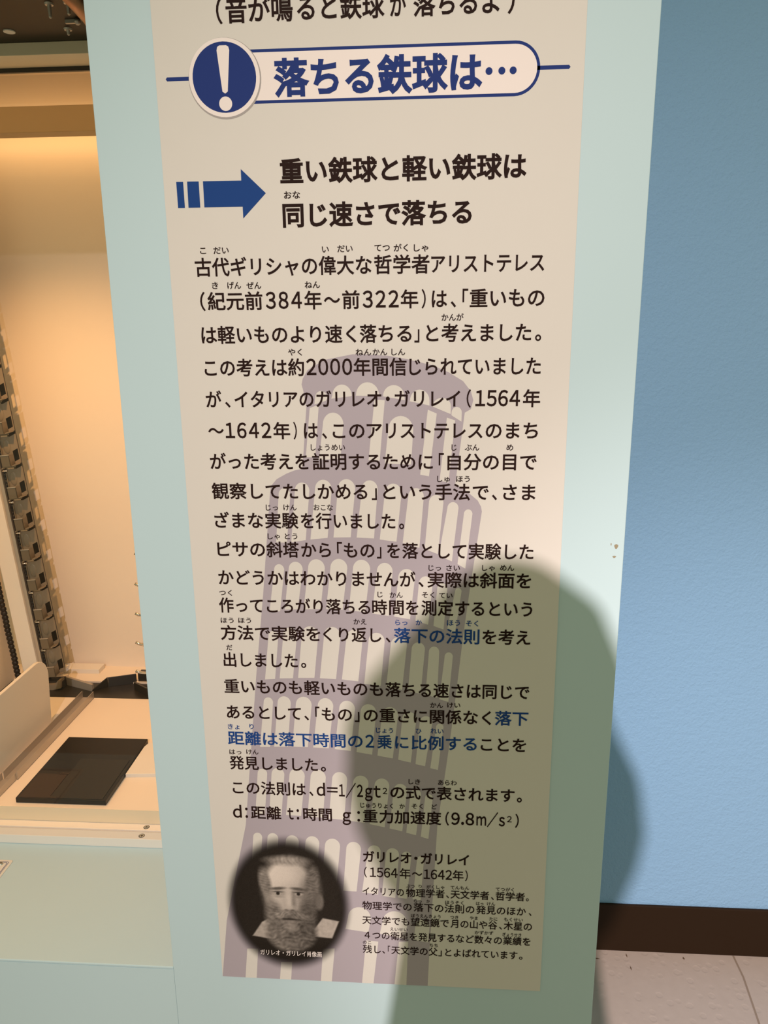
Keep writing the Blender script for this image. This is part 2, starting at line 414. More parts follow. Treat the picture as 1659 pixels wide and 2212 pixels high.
gr = thing('guide_channel', 'grey metal channel running back across the recess floor beside the divider', 'channel', (0, 0, 0))
def chan(x0, x1, y0, y1, h, sk=0.0):
    b = MB(); t = .0012
    for (a0, a1, z1) in ((x0, x0 + t, h), (x1 - t, x1, h), (x0, x1, t)):
        v = [(a0, y0, FZ), (a1, y0, FZ), (a1 + sk, y1, FZ), (a0 + sk, y1, FZ), (a0, y0, FZ + z1), (a1, y0, FZ + z1), (a1 + sk, y1, FZ + z1), (a0 + sk, y1, FZ + z1)]
        b.add(v, [(0, 3, 2, 1), (4, 5, 6, 7), (0, 1, 5, 4), (1, 2, 6, 5), (2, 3, 7, 6), (3, 0, 4, 7)])
    return b
chan(-0.5180, -0.4905, 0.366, 0.690, .0165, 0.005).build('rear_section', M['steel'], gr)
chan(-0.5235, -0.4960, 0.290, 0.3655, .0145, 0.003).build('front_section', M['steel'], gr)

tray = thing('landing_block', 'flat black slab lying on the recess floor near the front rail', 'block', (-0.373, 0.40, FZ))
MB().box(-0.0835, 0.0830, -0.1035, 0.1050, 0.0, 0.010).build('slab', M['blackgloss'], tray, bevel=0.0012)
MB().box(-0.021, 0.0765, -0.1010, 0.0250, 0.010, 0.0112).build('pad', M['pad'], tray, bevel=0.0005)
MB().box(-0.0790, -0.0225, -0.1010, -0.0270, 0.010, 0.0106).build('slab_reflection', M['dullbrown'], tray)  # brown reflection on the slab, put in as a thin coloured sheet
for (x, y) in ((-0.029, -0.026), (-0.0168, -0.1005)):
    MB().box(x - .009, x + .009, y - .0016, y + .0016, 0.0104, 0.0118).ball((x - .004, y, .0118), .0022, .0022, .0010, n=5).build('bracket', M['dullbrown'], tray)

st = MB().prism([(-0.2885, 0.3835), (-0.200, 0.3900), (-0.200, 0.500), (-0.284, 0.4955), (-0.2885, 0.48)], 'z', FZ, FZ + 0.0075).build('raised_plate', M['plate_white'], bevel=0.0006)
tag(st, 'thin white plate lying beside the right edge of the black slab', 'plate')

def upright(p0, p1, h0, h1, t=0.004, dz=0.0):
    """a standing blade between two floor points"""
    a, b = Vector((*p0, 0)), Vector((*p1, 0)); n = (b - a).normalized().cross(Vector((0, 0, 1))) * t
    z = FZ - 0.004 + dz
    v = [(*a.xy, z), (*b.xy, z), (*(b - n).xy, z), (*(a - n).xy, z), (*a.xy, z + h0), (*b.xy, z + h1), (*(b - n).xy, z + h1), (*(a - n).xy, z + h0)]
    return MB().add(v, [(3, 2, 1, 0), (4, 5, 6, 7), (0, 1, 5, 4), (1, 2, 6, 5), (2, 3, 7, 6), (3, 0, 4, 7)])
g = 'ball deflectors in the black trough'
tag(upright((-0.583, 0.757), (-0.507, 0.727), .021, .018, .006).build('deflector', M['steel'], bevel=.0005), 'grey deflector blade slanting right beside the lowest bucket', 'deflector', g)
tag(upright((-0.507, 0.727), (-0.479, 0.754), .004, .024, .003).build('deflector', M['black'], bevel=.0005), 'black deflector blade rising from the end of the grey channel', 'deflector', g)
tag(upright((-0.478, 0.752), (-0.418, 0.775), .024, .024, .003).build('deflector', M['black'], bevel=.0005), 'long black deflector blade lying across the back of the trough', 'deflector', g)
tag(upright((-0.412, 0.742), (-0.368, 0.708), .019, .021, .005).build('deflector', M['black'], bevel=.0005), 'short black deflector blade slanting in from the turquoise column', 'deflector', g)
tag(MB().box(-0.415, -0.385, 0.776, 0.80, FZ, FZ + 0.020).build('stop_block', M['black'], bevel=.001), 'small black stop block behind the deflectors at the column edge', 'block')
tag(MB().box(-0.625, -0.527, 0.812, 0.846, FZ, FZ + 0.011).build('mounting_block', M['plate_white'], bevel=.0006), 'low white block against the foot of the back panel', 'block')

# name plate on the sill
npz = SILL
lab = thing('label_plate', 'pale metal label plate with double dark border screwed on the turquoise sill', 'label', (-0.52, 0.13, npz))
def rrect(x0, x1, y0, y1, r, n=5):
    o = []
    for cx, cy, a0 in ((x1 - r, y1 - r, 0), (x0 + r, y1 - r, 90), (x0 + r, y0 + r, 180), (x1 - r, y0 + r, 270)):
        o += [(cx + r * math.cos(math.radians(a0 + 90 * k / n)), cy + r * math.sin(math.radians(a0 + 90 * k / n))) for k in range(n + 1)]
    return o
MB().prism(rrect(-0.106, 0.106, -0.071, 0.071, .004), 'z', 0, .0014).build('plate', M['steel'] if False else M['plate_white'], lab, bevel=.0004)
def frame2d(x0, x1, y0, y1, r, w, z):
    a = rrect(x0, x1, y0, y1, r); b = rrect(x0 + w, x1 - w, y0 + w, y1 - w, max(r - w, .0004)); n = len(a)
    return MB().add([(*p, z) for p in a] + [(*p, z) for p in b], [(i, (i + 1) % n, n + (i + 1) % n, n + i) for i in range(n)])
frame2d(-0.1015, 0.1015, -0.0665, 0.0665, .003, .0007, .0015).build('outer_border', M['navy'], lab)
frame2d(-0.0998, 0.0998, -0.0648, 0.0648, .003, .0010, .0015).build('inner_border', M['navy'], lab)
o = MB().tube([(0.089, 0.0615, .0014), (0.089, 0.0615, .0030)], [.0048, .0034], 18).build('screw', M['chrome'], lab)
MB().box(.0862, .0918, .0610, .0620, .0030, .0032).build('screw_recess', M['black'], o)

# ------------------------------------------------------------------ the poster
poster = thing('info_poster', 'tall pale grey explanatory poster with Japanese text mounted on the turquoise column', 'poster', (0, 0, 0.3573))
PZ = 0.3573
def on(z): return z / 1000.0 - PZ          # print coordinates: mm above floor -> poster frame
MB().box(0, 0.4405, -0.0020, 0.0, 0, 1.45).build('sheet', M['print'], poster, bevel=0.0003)
Y_A, Y_B, Y_C, Y_D, Y_E = -0.00205, -0.00215, -0.00225, -0.00235, -0.00245

def flat(mb, pts, y, mi=0):
    """a printed polygon, pts in mm (x, z)"""
    pts = [(x / 1000.0, y, on(z)) for x, z in pts]
    mb.add(pts, [tuple(range(len(pts)))], mi)
def circle(cx, cz, rx, rz, n=48): return [(cx + rx * math.cos(2 * math.pi * k / n), cz + rz * math.sin(2 * math.pi * k / n)) for k in range(n)]

# leaning arcaded tower, printed in lavender behind the text
body = [[141.9, 1178.6], [143.4, 1184.9], [149.4, 1194.8], [168.8, 1205.8], [200.3, 1211.7], [220.2, 1211.3], [240.2, 1209.8], [261.3, 1206.0], [289.9, 1198.9], [307.3, 1191.4], [323.6, 1181.5], [332.4, 1170.3], [335.3, 1160.4], [332.8, 1150.4], [326.0, 1146.4], [316.3, 1063.5], [325.4, 1059.0], [334.5, 1051.7], [342.3, 1045.2], [346.3, 1037.9], [347.5, 1031.9], [336.1, 943.3], [328.8, 882.2], [323.2, 826.1], [317.4, 768.4], [312.2, 721.1], [307.6, 682.7], [298.9, 612.1], [289.8, 422.6], [287.3, 357.9], [0.2, 356.8], [11.8, 451.9], [46.5, 603.0], [71.8, 820.6], [85.8, 928.1], [99.8, 1051.9], [101.6, 1061.3], [108.6, 1069.4], [120.7, 1076.1], [130.1, 1079.8], [139.1, 1081.7], [141.0, 1097.2], [146.4, 1152.6], [146.1, 1154.7], [143.5, 1172.3]]
arches = [[156.9, 170.9, 1171.3, 155.8, 1155.9, 169.3, 1160.3], [176.6, 198.7, 1178.4, 175.2, 1162.5, 197.5, 1165.2], [203.5, 229.6, 1180.8, 203.0, 1165.8, 229.8, 1165.5], [234.2, 258.1, 1177.5, 233.7, 1165.0, 258.7, 1160.6], [264.4, 286.3, 1172.4, 263.7, 1159.4, 286.4, 1154.5], [290.1, 310.4, 1163.0, 289.5, 1153.5, 310.3, 1144.8], [311.2, 322.7, 1152.9, 311.1, 1143.5, 322.4, 1136.3], [164.9, 188.5, 1146.8, 159.3, 1092.6, 184.1, 1093.1], [239.6, 268.1, 1142.9, 235.2, 1088.2, 265.5, 1087.0], [110.1, 124.0, 1058.7, 104.5, 992.5, 117.6, 992.2], [129.5, 146.7, 1065.5, 122.7, 992.6, 140.3, 995.6], [153.4, 173.0, 1068.9, 145.9, 996.3, 166.5, 998.6], [180.2, 200.5, 1069.7, 173.5, 999.0, 194.1, 999.5], [208.3, 226.7, 1068.4, 201.1, 999.2, 221.7, 998.4], [235.0, 254.5, 1064.6, 228.4, 997.1, 248.2, 994.5], [262.2, 280.3, 1059.4, 255.5, 993.2, 275.2, 987.2], [286.2, 303.0, 1051.5, 281.4, 985.9, 297.0, 979.8], [307.6, 320.5, 1043.0, 297.9, 977.8, 313.6, 971.0], [326.8, 336.7, 1034.4, 320.2, 967.6, 329.5, 962.2], [89.6, 101.9, 879.4, 82.5, 813.6, 95.3, 814.6], [108.0, 125.2, 884.0, 101.1, 815.5, 117.9, 816.1], [131.1, 151.5, 885.8, 124.3, 816.7, 144.9, 817.2], [158.6, 178.9, 885.6, 151.7, 816.9, 171.9, 816.0], [186.0, 206.2, 882.6, 179.2, 815.8, 199.7, 813.7], [213.2, 233.0, 878.9, 206.9, 810.6, 227.6, 808.2], [240.3, 260.1, 873.8, 234.2, 806.7, 254.0, 803.4], [265.9, 282.1, 867.3, 261.2, 802.1, 277.0, 798.6], [286.9, 299.5, 862.1, 282.9, 797.3, 297.4, 793.8], [306.1, 316.1, 854.8, 300.1, 791.9, 311.3, 788.3], [79.2, 91.2, 789.1, 71.4, 719.0, 84.5, 719.4], [96.9, 113.8, 791.1, 89.8, 719.8, 107.5, 720.4], [120.0, 140.2, 791.1, 113.2, 720.5, 133.3, 720.5], [147.8, 167.5, 789.9, 140.1, 720.3, 160.2, 719.7], [174.9, 194.8, 786.9, 167.8, 718.8, 188.2, 716.7], [201.8, 221.4, 782.9, 195.6, 715.4, 215.5, 712.2], [228.6, 248.8, 779.5, 222.2, 711.1, 241.7, 707.7], [253.9, 271.8, 773.5, 248.6, 706.1, 264.5, 702.5], [275.8, 291.6, 768.2, 270.6, 700.6, 282.7, 697.8], [296.3, 305.6, 758.4, 289.3, 695.3, 299.0, 693.0], [66.3, 78.9, 687.6, 60.2, 619.0, 73.0, 619.9], [84.5, 101.3, 689.4, 78.7, 620.1, 95.0, 620.3], [107.8, 127.9, 689.7, 101.0, 620.2, 121.0, 619.7], [135.3, 155.1, 688.4, 129.4, 619.0, 149.8, 617.9], [163.2, 182.8, 686.0, 157.4, 617.0, 177.5, 615.8], [190.4, 210.2, 681.8, 184.9, 614.6, 204.6, 612.3], [217.9, 237.0, 678.5, 210.8, 610.7, 230.5, 606.6], [242.4, 259.9, 671.5, 236.7, 605.2, 253.4, 601.5], [263.9, 277.8, 664.5, 258.5, 599.6, 271.3, 596.4], [282.8, 292.8, 657.8, 277.5, 594.5, 287.4, 591.2], [55.5, 67.6, 592.0, 47.9, 508.7, 60.3, 510.0], [74.6, 89.2, 592.1, 66.8, 510.3, 82.4, 510.2], [99.0, 116.4, 589.8, 91.4, 509.9, 110.2, 510.0], [125.2, 143.6, 589.5, 117.9, 509.6, 136.6, 509.4], [151.0, 171.2, 586.8, 144.3, 508.2, 164.1, 507.6], [179.3, 198.8, 583.0, 173.7, 506.9, 191.7, 506.2], [207.6, 224.8, 578.9, 199.0, 505.4, 220.6, 502.8], [231.7, 248.9, 575.5, 225.5, 501.2, 243.6, 498.4], [252.3, 265.1, 571.0, 247.4, 499.5, 258.9, 497.9], [272.6, 281.7, 564.8, 266.6, 497.7, 277.3, 496.0], [179.2, 210.3, 481.6, 175.3, 445.6, 206.6, 441.6], [225.7, 259.6, 477.5, 222.2, 440.5, 256.4, 433.0], [270.4, 289.6, 465.6, 268.0, 432.3, 287.5, 429.5], [100.6, 112.8, 965.2, 92.5, 904.1, 105.6, 904.9], [118.3, 135.3, 968.5, 111.4, 907.1, 127.4, 907.7], [141.9, 162.1, 972.0, 134.5, 907.8, 155.4, 908.4], [168.8, 189.2, 972.7, 162.2, 908.6, 182.3, 907.9], [195.9, 216.6, 971.9, 189.8, 907.3, 209.8, 905.6], [224.5, 243.4, 968.3, 218.1, 903.9, 238.3, 901.0], [250.0, 270.0, 960.9, 244.8, 900.3, 264.0, 897.0], [274.6, 291.2, 952.1, 270.5, 895.3, 285.9, 890.4], [296.6, 308.6, 943.7, 292.3, 889.0, 304.5, 884.5], [317.8, 325.5, 937.9, 308.6, 883.2, 318.3, 879.2]]
strips = [[[150.3, 1152.1], [160.9, 1155.9], [154.9, 1095.3], [143.8, 1095.2]], [[224.3, 1161.4], [236.0, 1160.7], [229.5, 1091.5], [216.6, 1092.1]], [[284.5, 1149.9], [294.6, 1145.5], [286.1, 1073.3], [276.0, 1075.2]], [[306.0, 1140.9], [315.4, 1137.7], [308.6, 1066.1], [298.3, 1068.1]], [[37.8, 406.2], [53.1, 407.0], [48.6, 356.9], [32.8, 357.3]], [[84.4, 386.5], [99.9, 387.3], [97.3, 356.4], [81.5, 357.2]], [[143.6, 411.8], [159.8, 412.7], [154.3, 357.1], [139.1, 357.5]], [[203.2, 428.3], [220.0, 427.3], [212.5, 356.7], [196.5, 356.9]], [[248.1, 428.8], [260.6, 428.5], [258.0, 357.0], [241.5, 357.2]]]
mb = MB()
body = [(x, max(z, 357.4)) for x, z in body]
apex = max(range(len(body)), key=lambda i: body[i][1])
split = 29                       # last point of the right-hand outline
rt = body[apex:split + 1]; lf = body[split + 1:] + body[:apex + 1]
rz_ = [-z for x, z in rt]; rx_ = [x for x, z in rt]; lz_ = [z for x, z in lf]; lx_ = [x for x, z in lf]
zs = sorted(set([round(z, 2) for x, z in body] + [357.4]))
L_ = np.interp(zs, lz_, lx_); R_ = np.interp([-z for z in zs], rz_, rx_)
mb.add([(x / 1000.0, Y_A, on(z)) for x, z in zip(L_, zs)] + [(x / 1000.0, Y_A, on(z)) for x, z in zip(R_, zs)],
       [(i, len(zs) + i, len(zs) + i + 1, i + 1) for i in range(len(zs) - 1)], 0)
for xl, xr, zt, bxl, bzl, bxr, bzr in arches:
    w = abs(xr - xl); cxm = (xl + xr) / 2; h = min(w / 2 * 1.12, zt - max(bzl, bzr) - 0.5)
    dxl = (xl - bxl) / max(zt - h - bzl, 1) * 0
    o = [(bxl, bzl), (bxr, bzr)] + [(cxm + w / 2 * math.cos(a), zt - h + h * math.sin(a)) for a in [math.pi * k / 14 for k in range(15)]]
    flat(mb, o, Y_B, 1)
for q in strips:
    flat(mb, [(x, max(z, 357.4)) for x, z in q], Y_B, 1)
tw = mb.build('tower_picture', [M['lavender'], M['print']], poster)
tw['label'] = 'pale lavender leaning tower with rows of arches printed behind the text'

# banner: dashes, pill, badge with exclamation mark
mb = MB()
flat(mb, [(12.0, 1491.8), (40, 1491.8), (40, 1495.6), (12.0, 1495.6), (10.6, 1493.7)], Y_A)
flat(mb, [(392, 1491.7), (425, 1491.7), (426.6, 1493.6), (425, 1495.5), (392, 1495.5)], Y_A)
def pill(x0, cx, rz, zc): return [(x0, zc - rz)] + [(cx + rz * 1.0 * math.sin(a), zc - rz * math.cos(a)) for a in [math.pi * k / 20 for k in range(21)]] + [(x0, zc + rz)]
flat(mb, pill(95, 371.0, 25.4, 1493.6), Y_A)
mb.build('banner_frame', M['navy'], poster)
mb = MB(); flat(mb, pill(95, 371.0, 22.4, 1493.6), Y_B)
mb.build('banner_field', M['white'], poster)
badge = MB(); flat(badge, circle(73.2, 1492.6, 38.2, 38.4), Y_B - .00002, 0); flat(badge, circle(72.7, 1493.5, 37.3, 37.3), Y_C, 1); flat(badge, circle(72.7, 1493.8, 33.4, 33.4), Y_D, 2)
bd = badge.build('badge', [M['greyring'], M['white'], M['navy']], poster)
bd['label'] = 'round navy badge with a white ring'
ex = MB()
flat(ex, [(70.0, 1480.5), (72.8, 1478.6), (75.6, 1480.5), (79.4, 1519.0), (78.6, 1522.2), (76.3, 1523.6), (69.3, 1523.6), (67.0, 1522.2), (66.2, 1519.0)], Y_E)
flat(ex, circle(72.7, 1469.0, 6.9, 6.9, 28), Y_E)
ex.build('exclamation_mark', M['white'], bd)
dt = MB()
for x in (345.1, 358.0, 369.3): flat(dt, circle(x, 1492.0, 3.5, 3.5, 24), Y_E)
dt.build('ellipsis', M['navy'], poster)
ar = MB()
flat(ar, [(14.1, 1394.3), (14.2, 1368.0), (21.7, 1368.0), (21.6, 1394.2)], Y_C)
flat(ar, [(26.0, 1394.4), (25.7, 1368.1), (38.6, 1368.1), (38.6, 1394.3)], Y_C)
flat(ar, [(43.3, 1394.4), (43.1, 1368.2), (85.0, 1368.1), (85.0, 1356.2), (110.8, 1381.2), (85.0, 1405.6), (84.9, 1394.2)], Y_C)
a_ = ar.build('arrow', M['blue'], poster); a_['label'] = 'blue arrow with two bars behind it'

# lettering
LINES = [('top',1555.1,[('(',67.9,74.1,'k'),('音が鳴',77.8,146.6,'k'),('ると鉄球',150.9,239.6,'k'),('が',245.1,261.6,'k'),('落ちるよ',268.5,354.2,'k'),(')',362.3,369.0,'k')]),
('head',1492.1,[('落ちる',124.2,227.8,'n'),('鉄球は',231.4,338.5,'n')]),
('state',1402.6,[('重い鉄球と軽い鉄球は',127.0,386.0,'k')]),
('state',1358.8,[('同じ速さで落ちる',128.0,330.1,'k')]),
('body',1306.7,[('古代ギリシャの偉大',28.4,204.1,'k'),('な',205.9,223.4,'k'),('哲学者',225.9,285.7,'k'),('アリストテレス',287.5,408.1,'k')]),
('body',1270.5,[('(',31.7,37.4,'k'),('紀元前',40.0,101.8,'k'),('384',105.3,145.6,'k'),('年',148.3,167.5,'k'),('～',170.0,188.0,'k'),('前',190.4,209.5,'k'),('322',212.7,252.3,'k'),('年',254.4,273.7,'k'),(')',277.3,281.8,'k'),('は',288.3,305.0,'k'),('、',308.9,314.7,'k'),('「',321.6,327.7,'k'),('重いもの',329.5,409.6,'k')]),
('body',1234.1,[('は軽いものより速く',30.5,205.1,'k'),('落',208.9,228.0,'k'),('ちる',229.9,266.3,'k'),('」',269.4,274.9,'k'),('と考えました',282.3,396.9,'k'),('。',401.1,407.7,'k')]),
('body',1197.9,[('この考えは約',31.6,145.5,'k'),('2000',148.0,199.8,'k'),('年',201.3,220.5,'k'),('間信',222.5,260.7,'k'),('じられていました',263.8,408.6,'k')]),
('body',1162.4,[('が',30.8,49.0,'k'),('、',52.9,59.1,'k'),('イタリアの',63.9,155.0,'k'),('ガリレオ',157.9,232.2,'k'),('・',237.2,241.7,'k'),('ガリレイ',246.7,320.7,'k'),('(',327.8,332.6,'k'),('1564',337.6,387.1,'k'),('年',390.2,409.3,'k')]),
('body',1126.4,[('～',31.1,49.5,'k'),('1642',51.4,104.6,'k'),('年',107.2,126.7,'k'),(')',130.6,134.5,'k'),('は',142.7,159.1,'k'),('、',163.6,169.4,'k'),('この',175.9,212.5,'k'),('ア',215.0,232.4,'k'),('リストテレス',236.9,346.4,'k'),('のまち',349.8,408.2,'k')]),
('body',1090.5,[('がった考えを',30.9,147.9,'k'),('証明',151.2,190.8,'k'),('する',193.7,230.1,'k'),('ために',233.3,290.5,'k'),('「',297.1,303.0,'k'),('自分の目で',307.1,408.1,'k')]),
('body',1055.1,[('観察',30.6,72.4,'k'),('してたしかめる',77.4,214.6,'k'),('」',219.8,225.7,'k'),('という',233.0,289.1,'k'),('手法',293.3,333.5,'k'),('で',336.4,354.9,'k'),('、',358.5,364.5,'k'),('さま',370.9,408.2,'k')]),
('body',1019.6,[('ざまな',31.6,90.3,'k'),('実験',92.3,132.5,'k'),('を',135.1,151.1,'k'),('行',152.8,171.7,'k'),('いました',174.3,247.0,'k'),('。',251.4,257.3,'k')]),
('body',983.8,[('ピサの',32.7,90.6,'k'),('斜塔',92.3,131.8,'k'),('から',134.5,170.1,'k'),('「',177.4,183.5,'k'),('もの',185.5,222.1,'k'),('」',224.9,230.2,'k'),('を',236.9,252.1,'k'),('落として実験した',254.8,408.5,'k')]),
('body',948.0,[('かどうかはわかりませ',31.8,230.5,'k'),('んが',232.5,270.6,'k'),('、',274.0,280.4,'k'),('実際は斜面を',284.6,407.2,'k')]),
('body',912.2,[('作ってころがり落ちる',30.2,216.0,'k'),('時',218.3,236.5,'k'),('間',238.8,256.4,'k'),('を',258.9,274.3,'k'),('測定',277.5,316.3,'k'),('するという',318.2,409.7,'k')]),
('body',876.0,[('方法で実験を',29.9,154.2,'k'),('くり返し',157.7,229.1,'k'),('、',234.2,240.1,'k'),('落下の法則',244.2,347.8,'b'),('を考え',351.3,408.8,'k')]),
('body',840.0,[('出しました',31.3,124.8,'k'),('。',128.8,135.2,'k')]),
('body',803.8,[('重いものも軽いものも',30.1,230.3,'k'),('落ちる速さは同じで',233.1,410.3,'k')]),
('body',768.0,[('あるとして',31.0,126.2,'k'),('、',130.2,136.3,'k'),('「',144.4,149.8,'k'),('もの',152.5,190.8,'k'),('」',194.2,200.2,'k'),('の',205.6,223.4,'k'),('重さに関係なく',225.6,364.7,'k'),('落下',368.9,410.1,'b')]),
('body',731.2,[('距離は落下時間の',30.1,203.7,'b'),('2',207.0,218.2,'b'),('乗',222.1,240.9,'b'),('に',244.9,261.7,'b'),('比例する',265.5,347.4,'b'),('ことを',352.4,408.8,'k')]),
('body',695.6,[('発見しました',30.0,145.3,'k'),('。',149.2,155.7,'k')]),
('body',659.4,[('この法則は',32.2,128.7,'k'),('、',133.0,138.3,'k'),('d',142.6,153.6,'k'),('=',156.2,170.0,'k'),('1/2',171.7,202.8,'k'),('gt',205.4,225.8,'k'),('の',238.2,256.2,'k'),('式で表されます',258.1,396.5,'k'),('。',399.7,406.0,'k')]),
('body',622.9,[('d',30.4,42.0,'k'),(':',46.9,50.3,'k'),('距離',54.3,94.5,'k'),('t',103.1,111.1,'k'),(':',115.1,118.4,'k'),('時間',123.7,161.6,'k'),('g',175.4,186.6,'k'),(':',194.8,198.5,'k'),('重',202.4,221.2,'k'),('力加速度',223.4,304.1,'k'),('(',309.2,313.9,'k'),('9.8',316.8,346.2,'k'),('m/s',349.1,385.5,'k'),(')',398.6,403.1,'k')]),
('sup',660.4,[('2',228.5,234.2,'k')]),
('sup',624.7,[('2',388.0,394.1,'k')]),
('name',561.6,[('ガリレオ',201.0,265.1,'k'),('・',268.9,273.4,'k'),('ガリレイ',277.2,340.8,'k')]),
('year',537.5,[('(',202.3,206.0,'k'),('1564',210.0,246.9,'k'),('年',249.6,263.9,'k'),('～',265.8,279.5,'k'),('1642',281.4,318.7,'k'),('年',319.5,333.8,'k'),(')',336.0,339.3,'k')]),
('small',508.0,[('イタリアの',199.4,255.1,'k'),('物理学者',257.9,309.2,'k'),('、',311.2,315.0,'k'),('天文学者',317.1,367.9,'k'),('、',370.5,374.2,'k'),('哲学者',376.5,414.7,'k'),('。',416.3,420.0,'k')]),
('small',485.3,[('物理学での',199.0,265.5,'k'),('落下の法則の',268.1,349.0,'k'),('発見のほか',351.3,417.0,'k'),('、',420.8,424.5,'k')]),
('small',461.7,[('天文学でも望遠鏡で',198.6,315.4,'k'),('月の山や谷',317.6,379.9,'k'),('、',382.2,386.3,'k'),('木星の',388.3,425.7,'k')]),
('small',437.8,[('4つの衛星を発見する',201.3,322.9,'k'),('など数々の業績を',325.0,424.7,'k')]),
('small',414.7,[('残し',198.6,223.4,'k'),('、',225.0,228.9,'k'),('「',232.8,236.0,'k'),('天文学の父',237.5,300.7,'k'),('」',301.5,306.2,'k'),('とよばれています',310.9,408.0,'k'),('。',410.3,414.9,'k')]),
('cap',402.0,[('ガリレオ・ガリレイ肖像画',56.1,141.5,'w')]),
('ruby',1378.9,[('おな',130.3,147.7,'k')]),
('ruby',1324.1,[('こ',35.2,41.9,'k')]),
('ruby',1324.0,[('だい',50.1,67.1,'k')]),
('ruby',1323.4,[('い',169.5,177.0,'k')]),
('ruby',1323.7,[('だい',186.2,202.9,'k')]),
('ruby',1324.0,[('てつ',226.4,243.0,'k')]),
('ruby',1323.6,[('がく',247.2,262.6,'k')]),
('ruby',1323.3,[('しゃ',268.8,284.4,'k')]),
('ruby',1287.3,[('き',46.1,53.0,'k')]),
('ruby',1287.1,[('げん',63.3,78.6,'k')]),
('ruby',1286.8,[('ぜん',84.6,101.1,'k')]),
('ruby',1286.7,[('ねん',149.3,166.2,'k')]),
('ruby',1250.7,[('かんが',299.1,323.1,'k')]),
('ruby',1214.6,[('やく',128.0,143.8,'k')]),
('ruby',1214.0,[('ねん',203.9,221.4,'k')]),
('ruby',1214.1,[('かん',223.0,239.2,'k')]),
('ruby',1214.0,[('しん',243.9,259.2,'k')]),
('ruby',1107.0,[('しょうめい',150.0,189.8,'k')]),
('ruby',1107.1,[('じ',311.6,317.4,'k')]),
('ruby',1107.1,[('ぶん',326.6,343.0,'k')]),
('ruby',1107.2,[('め',373.6,381.2,'k')]),
('ruby',1070.5,[('しゅ',295.5,310.1,'k')]),
('ruby',1070.5,[('ほう',317.3,332.9,'k')]),
('ruby',1035.4,[('じっ',94.1,108.7,'k')]),
('ruby',1035.6,[('けん',115.1,130.8,'k')]),
('ruby',1035.8,[('おこな',151.0,173.9,'k')]),
('ruby',1000.1,[('しゃ',94.7,109.5,'k')]),
('ruby',1000.3,[('とう',115.2,130.4,'k')]),
('ruby',962.9,[('じっ',286.1,300.8,'k')]),
('ruby',963.1,[('さい',307.0,323.3,'k')]),
('ruby',963.6,[('しゃ',349.2,364.0,'k')]),
('ruby',963.9,[('めん',370.4,386.8,'k')]),
('ruby',928.1,[('つく',31.3,47.4,'k')]),
('ruby',928.6,[('じ',224.9,231.3,'k')]),
('ruby',928.2,[('かん',239.5,255.4,'k')]),
('ruby',928.8,[('そく',278.1,293.3,'k')]),
('ruby',928.4,[('てい',298.8,314.9,'k')]),
('ruby',892.2,[('ほう',31.0,47.2,'k')]),
('ruby',892.5,[('ほう',53.0,68.9,'k')]),
('ruby',893.1,[('かえ',195.3,211.1,'k')]),
('ruby',893.0,[('らっ',246.0,260.8,'b')]),
('ruby',893.3,[('か',271.1,278.4,'b')]),
('ruby',893.5,[('ほう',308.5,324.2,'b')]),
('ruby',893.1,[('そく',331.2,346.2,'b')]),
('ruby',856.2,[('だ',35.9,43.5,'k')]),
('ruby',783.7,[('かん',288.9,304.7,'k')]),
('ruby',784.3,[('けい',310.0,326.1,'k')]),
('ruby',747.2,[('きょ',31.2,46.3,'b')]),
('ruby',747.9,[('り',59.1,64.6,'b')]),
('ruby',747.2,[('じょう',220.9,242.4,'b')]),
('ruby',747.5,[('ひ',271.1,278.2,'b')]),
('ruby',748.1,[('れい',289.4,305.7,'b')]),
('ruby',711.1,[('はっ',31.0,46.6,'k')]),
('ruby',711.8,[('けん',53.1,68.9,'k')]),
('ruby',675.3,[('しき',261.7,276.6,'k')]),
('ruby',675.3,[('あらわ',299.4,323.0,'k')]),
('ruby',638.8,[('じゅうりょく',199.3,241.7,'k')]),
('ruby',639.0,[('か',250.0,256.9,'k')]),
('ruby',639.7,[('そく',265.6,280.3,'k')]),
('ruby',639.6,[('ど',291.5,298.3,'k')]),
('rubys',518.2,[('ぶつ',258.2,269.3,'k')]),
('rubys',518.3,[('り',274.9,278.7,'k')]),
('rubys',518.2,[('がく',285.1,295.5,'k')]),
('rubys',518.2,[('しゃ',298.2,308.8,'k')]),
('rubys',518.5,[('てんもん',317.0,341.6,'k')]),
('rubys',518.5,[('てつがく',376.5,400.2,'k')]),
('rubys',495.3,[('らっ',268.5,278.8,'k')]),
('rubys',495.4,[('か',285.2,289.5,'k')]),
('rubys',494.9,[('ほうそく',310.1,334.4,'k')]),
('rubys',495.2,[('はっ',351.1,360.9,'k')]),
('rubys',495.4,[('けん',365.5,376.3,'k')]),
('rubys',471.8,[('ぼうえんきょう',264.7,304.2,'k')]),
('rubys',471.7,[('つき',317.2,327.9,'k')]),
('rubys',471.7,[('やま',343.2,353.8,'k')]),
('rubys',471.7,[('たに',369.0,379.7,'k')]),
('rubys',471.9,[('もくせい',388.5,413.3,'k')]),
('rubys',448.7,[('えいせい',236.2,260.0,'k')]),
('rubys',448.9,[('かずかず',350.1,374.9,'k')]),
('rubys',447.7,[('ぎょうせき',387.2,412.2,'k')]),
('rubys',425.6,[('のこ',198.9,210.2,'k')]),
('rubys',425.3,[('ちち',289.8,300.7,'k')]),
]
EM = {'top': 24.5, 'head': 37.0, 'state': 26.0, 'body': 20.8, 'sup': 10.5, 'name': 18.5, 'year': 17.2, 'small': 14.2, 'cap': 9.6, 'ruby': 8.4, 'rubys': 6.4}
WT = {'top': .020, 'head': .032, 'state': .028, 'body': .017, 'sup': .010, 'name': .022, 'year': .012, 'small': .012, 'cap': .006, 'ruby': .014, 'rubys': .010}
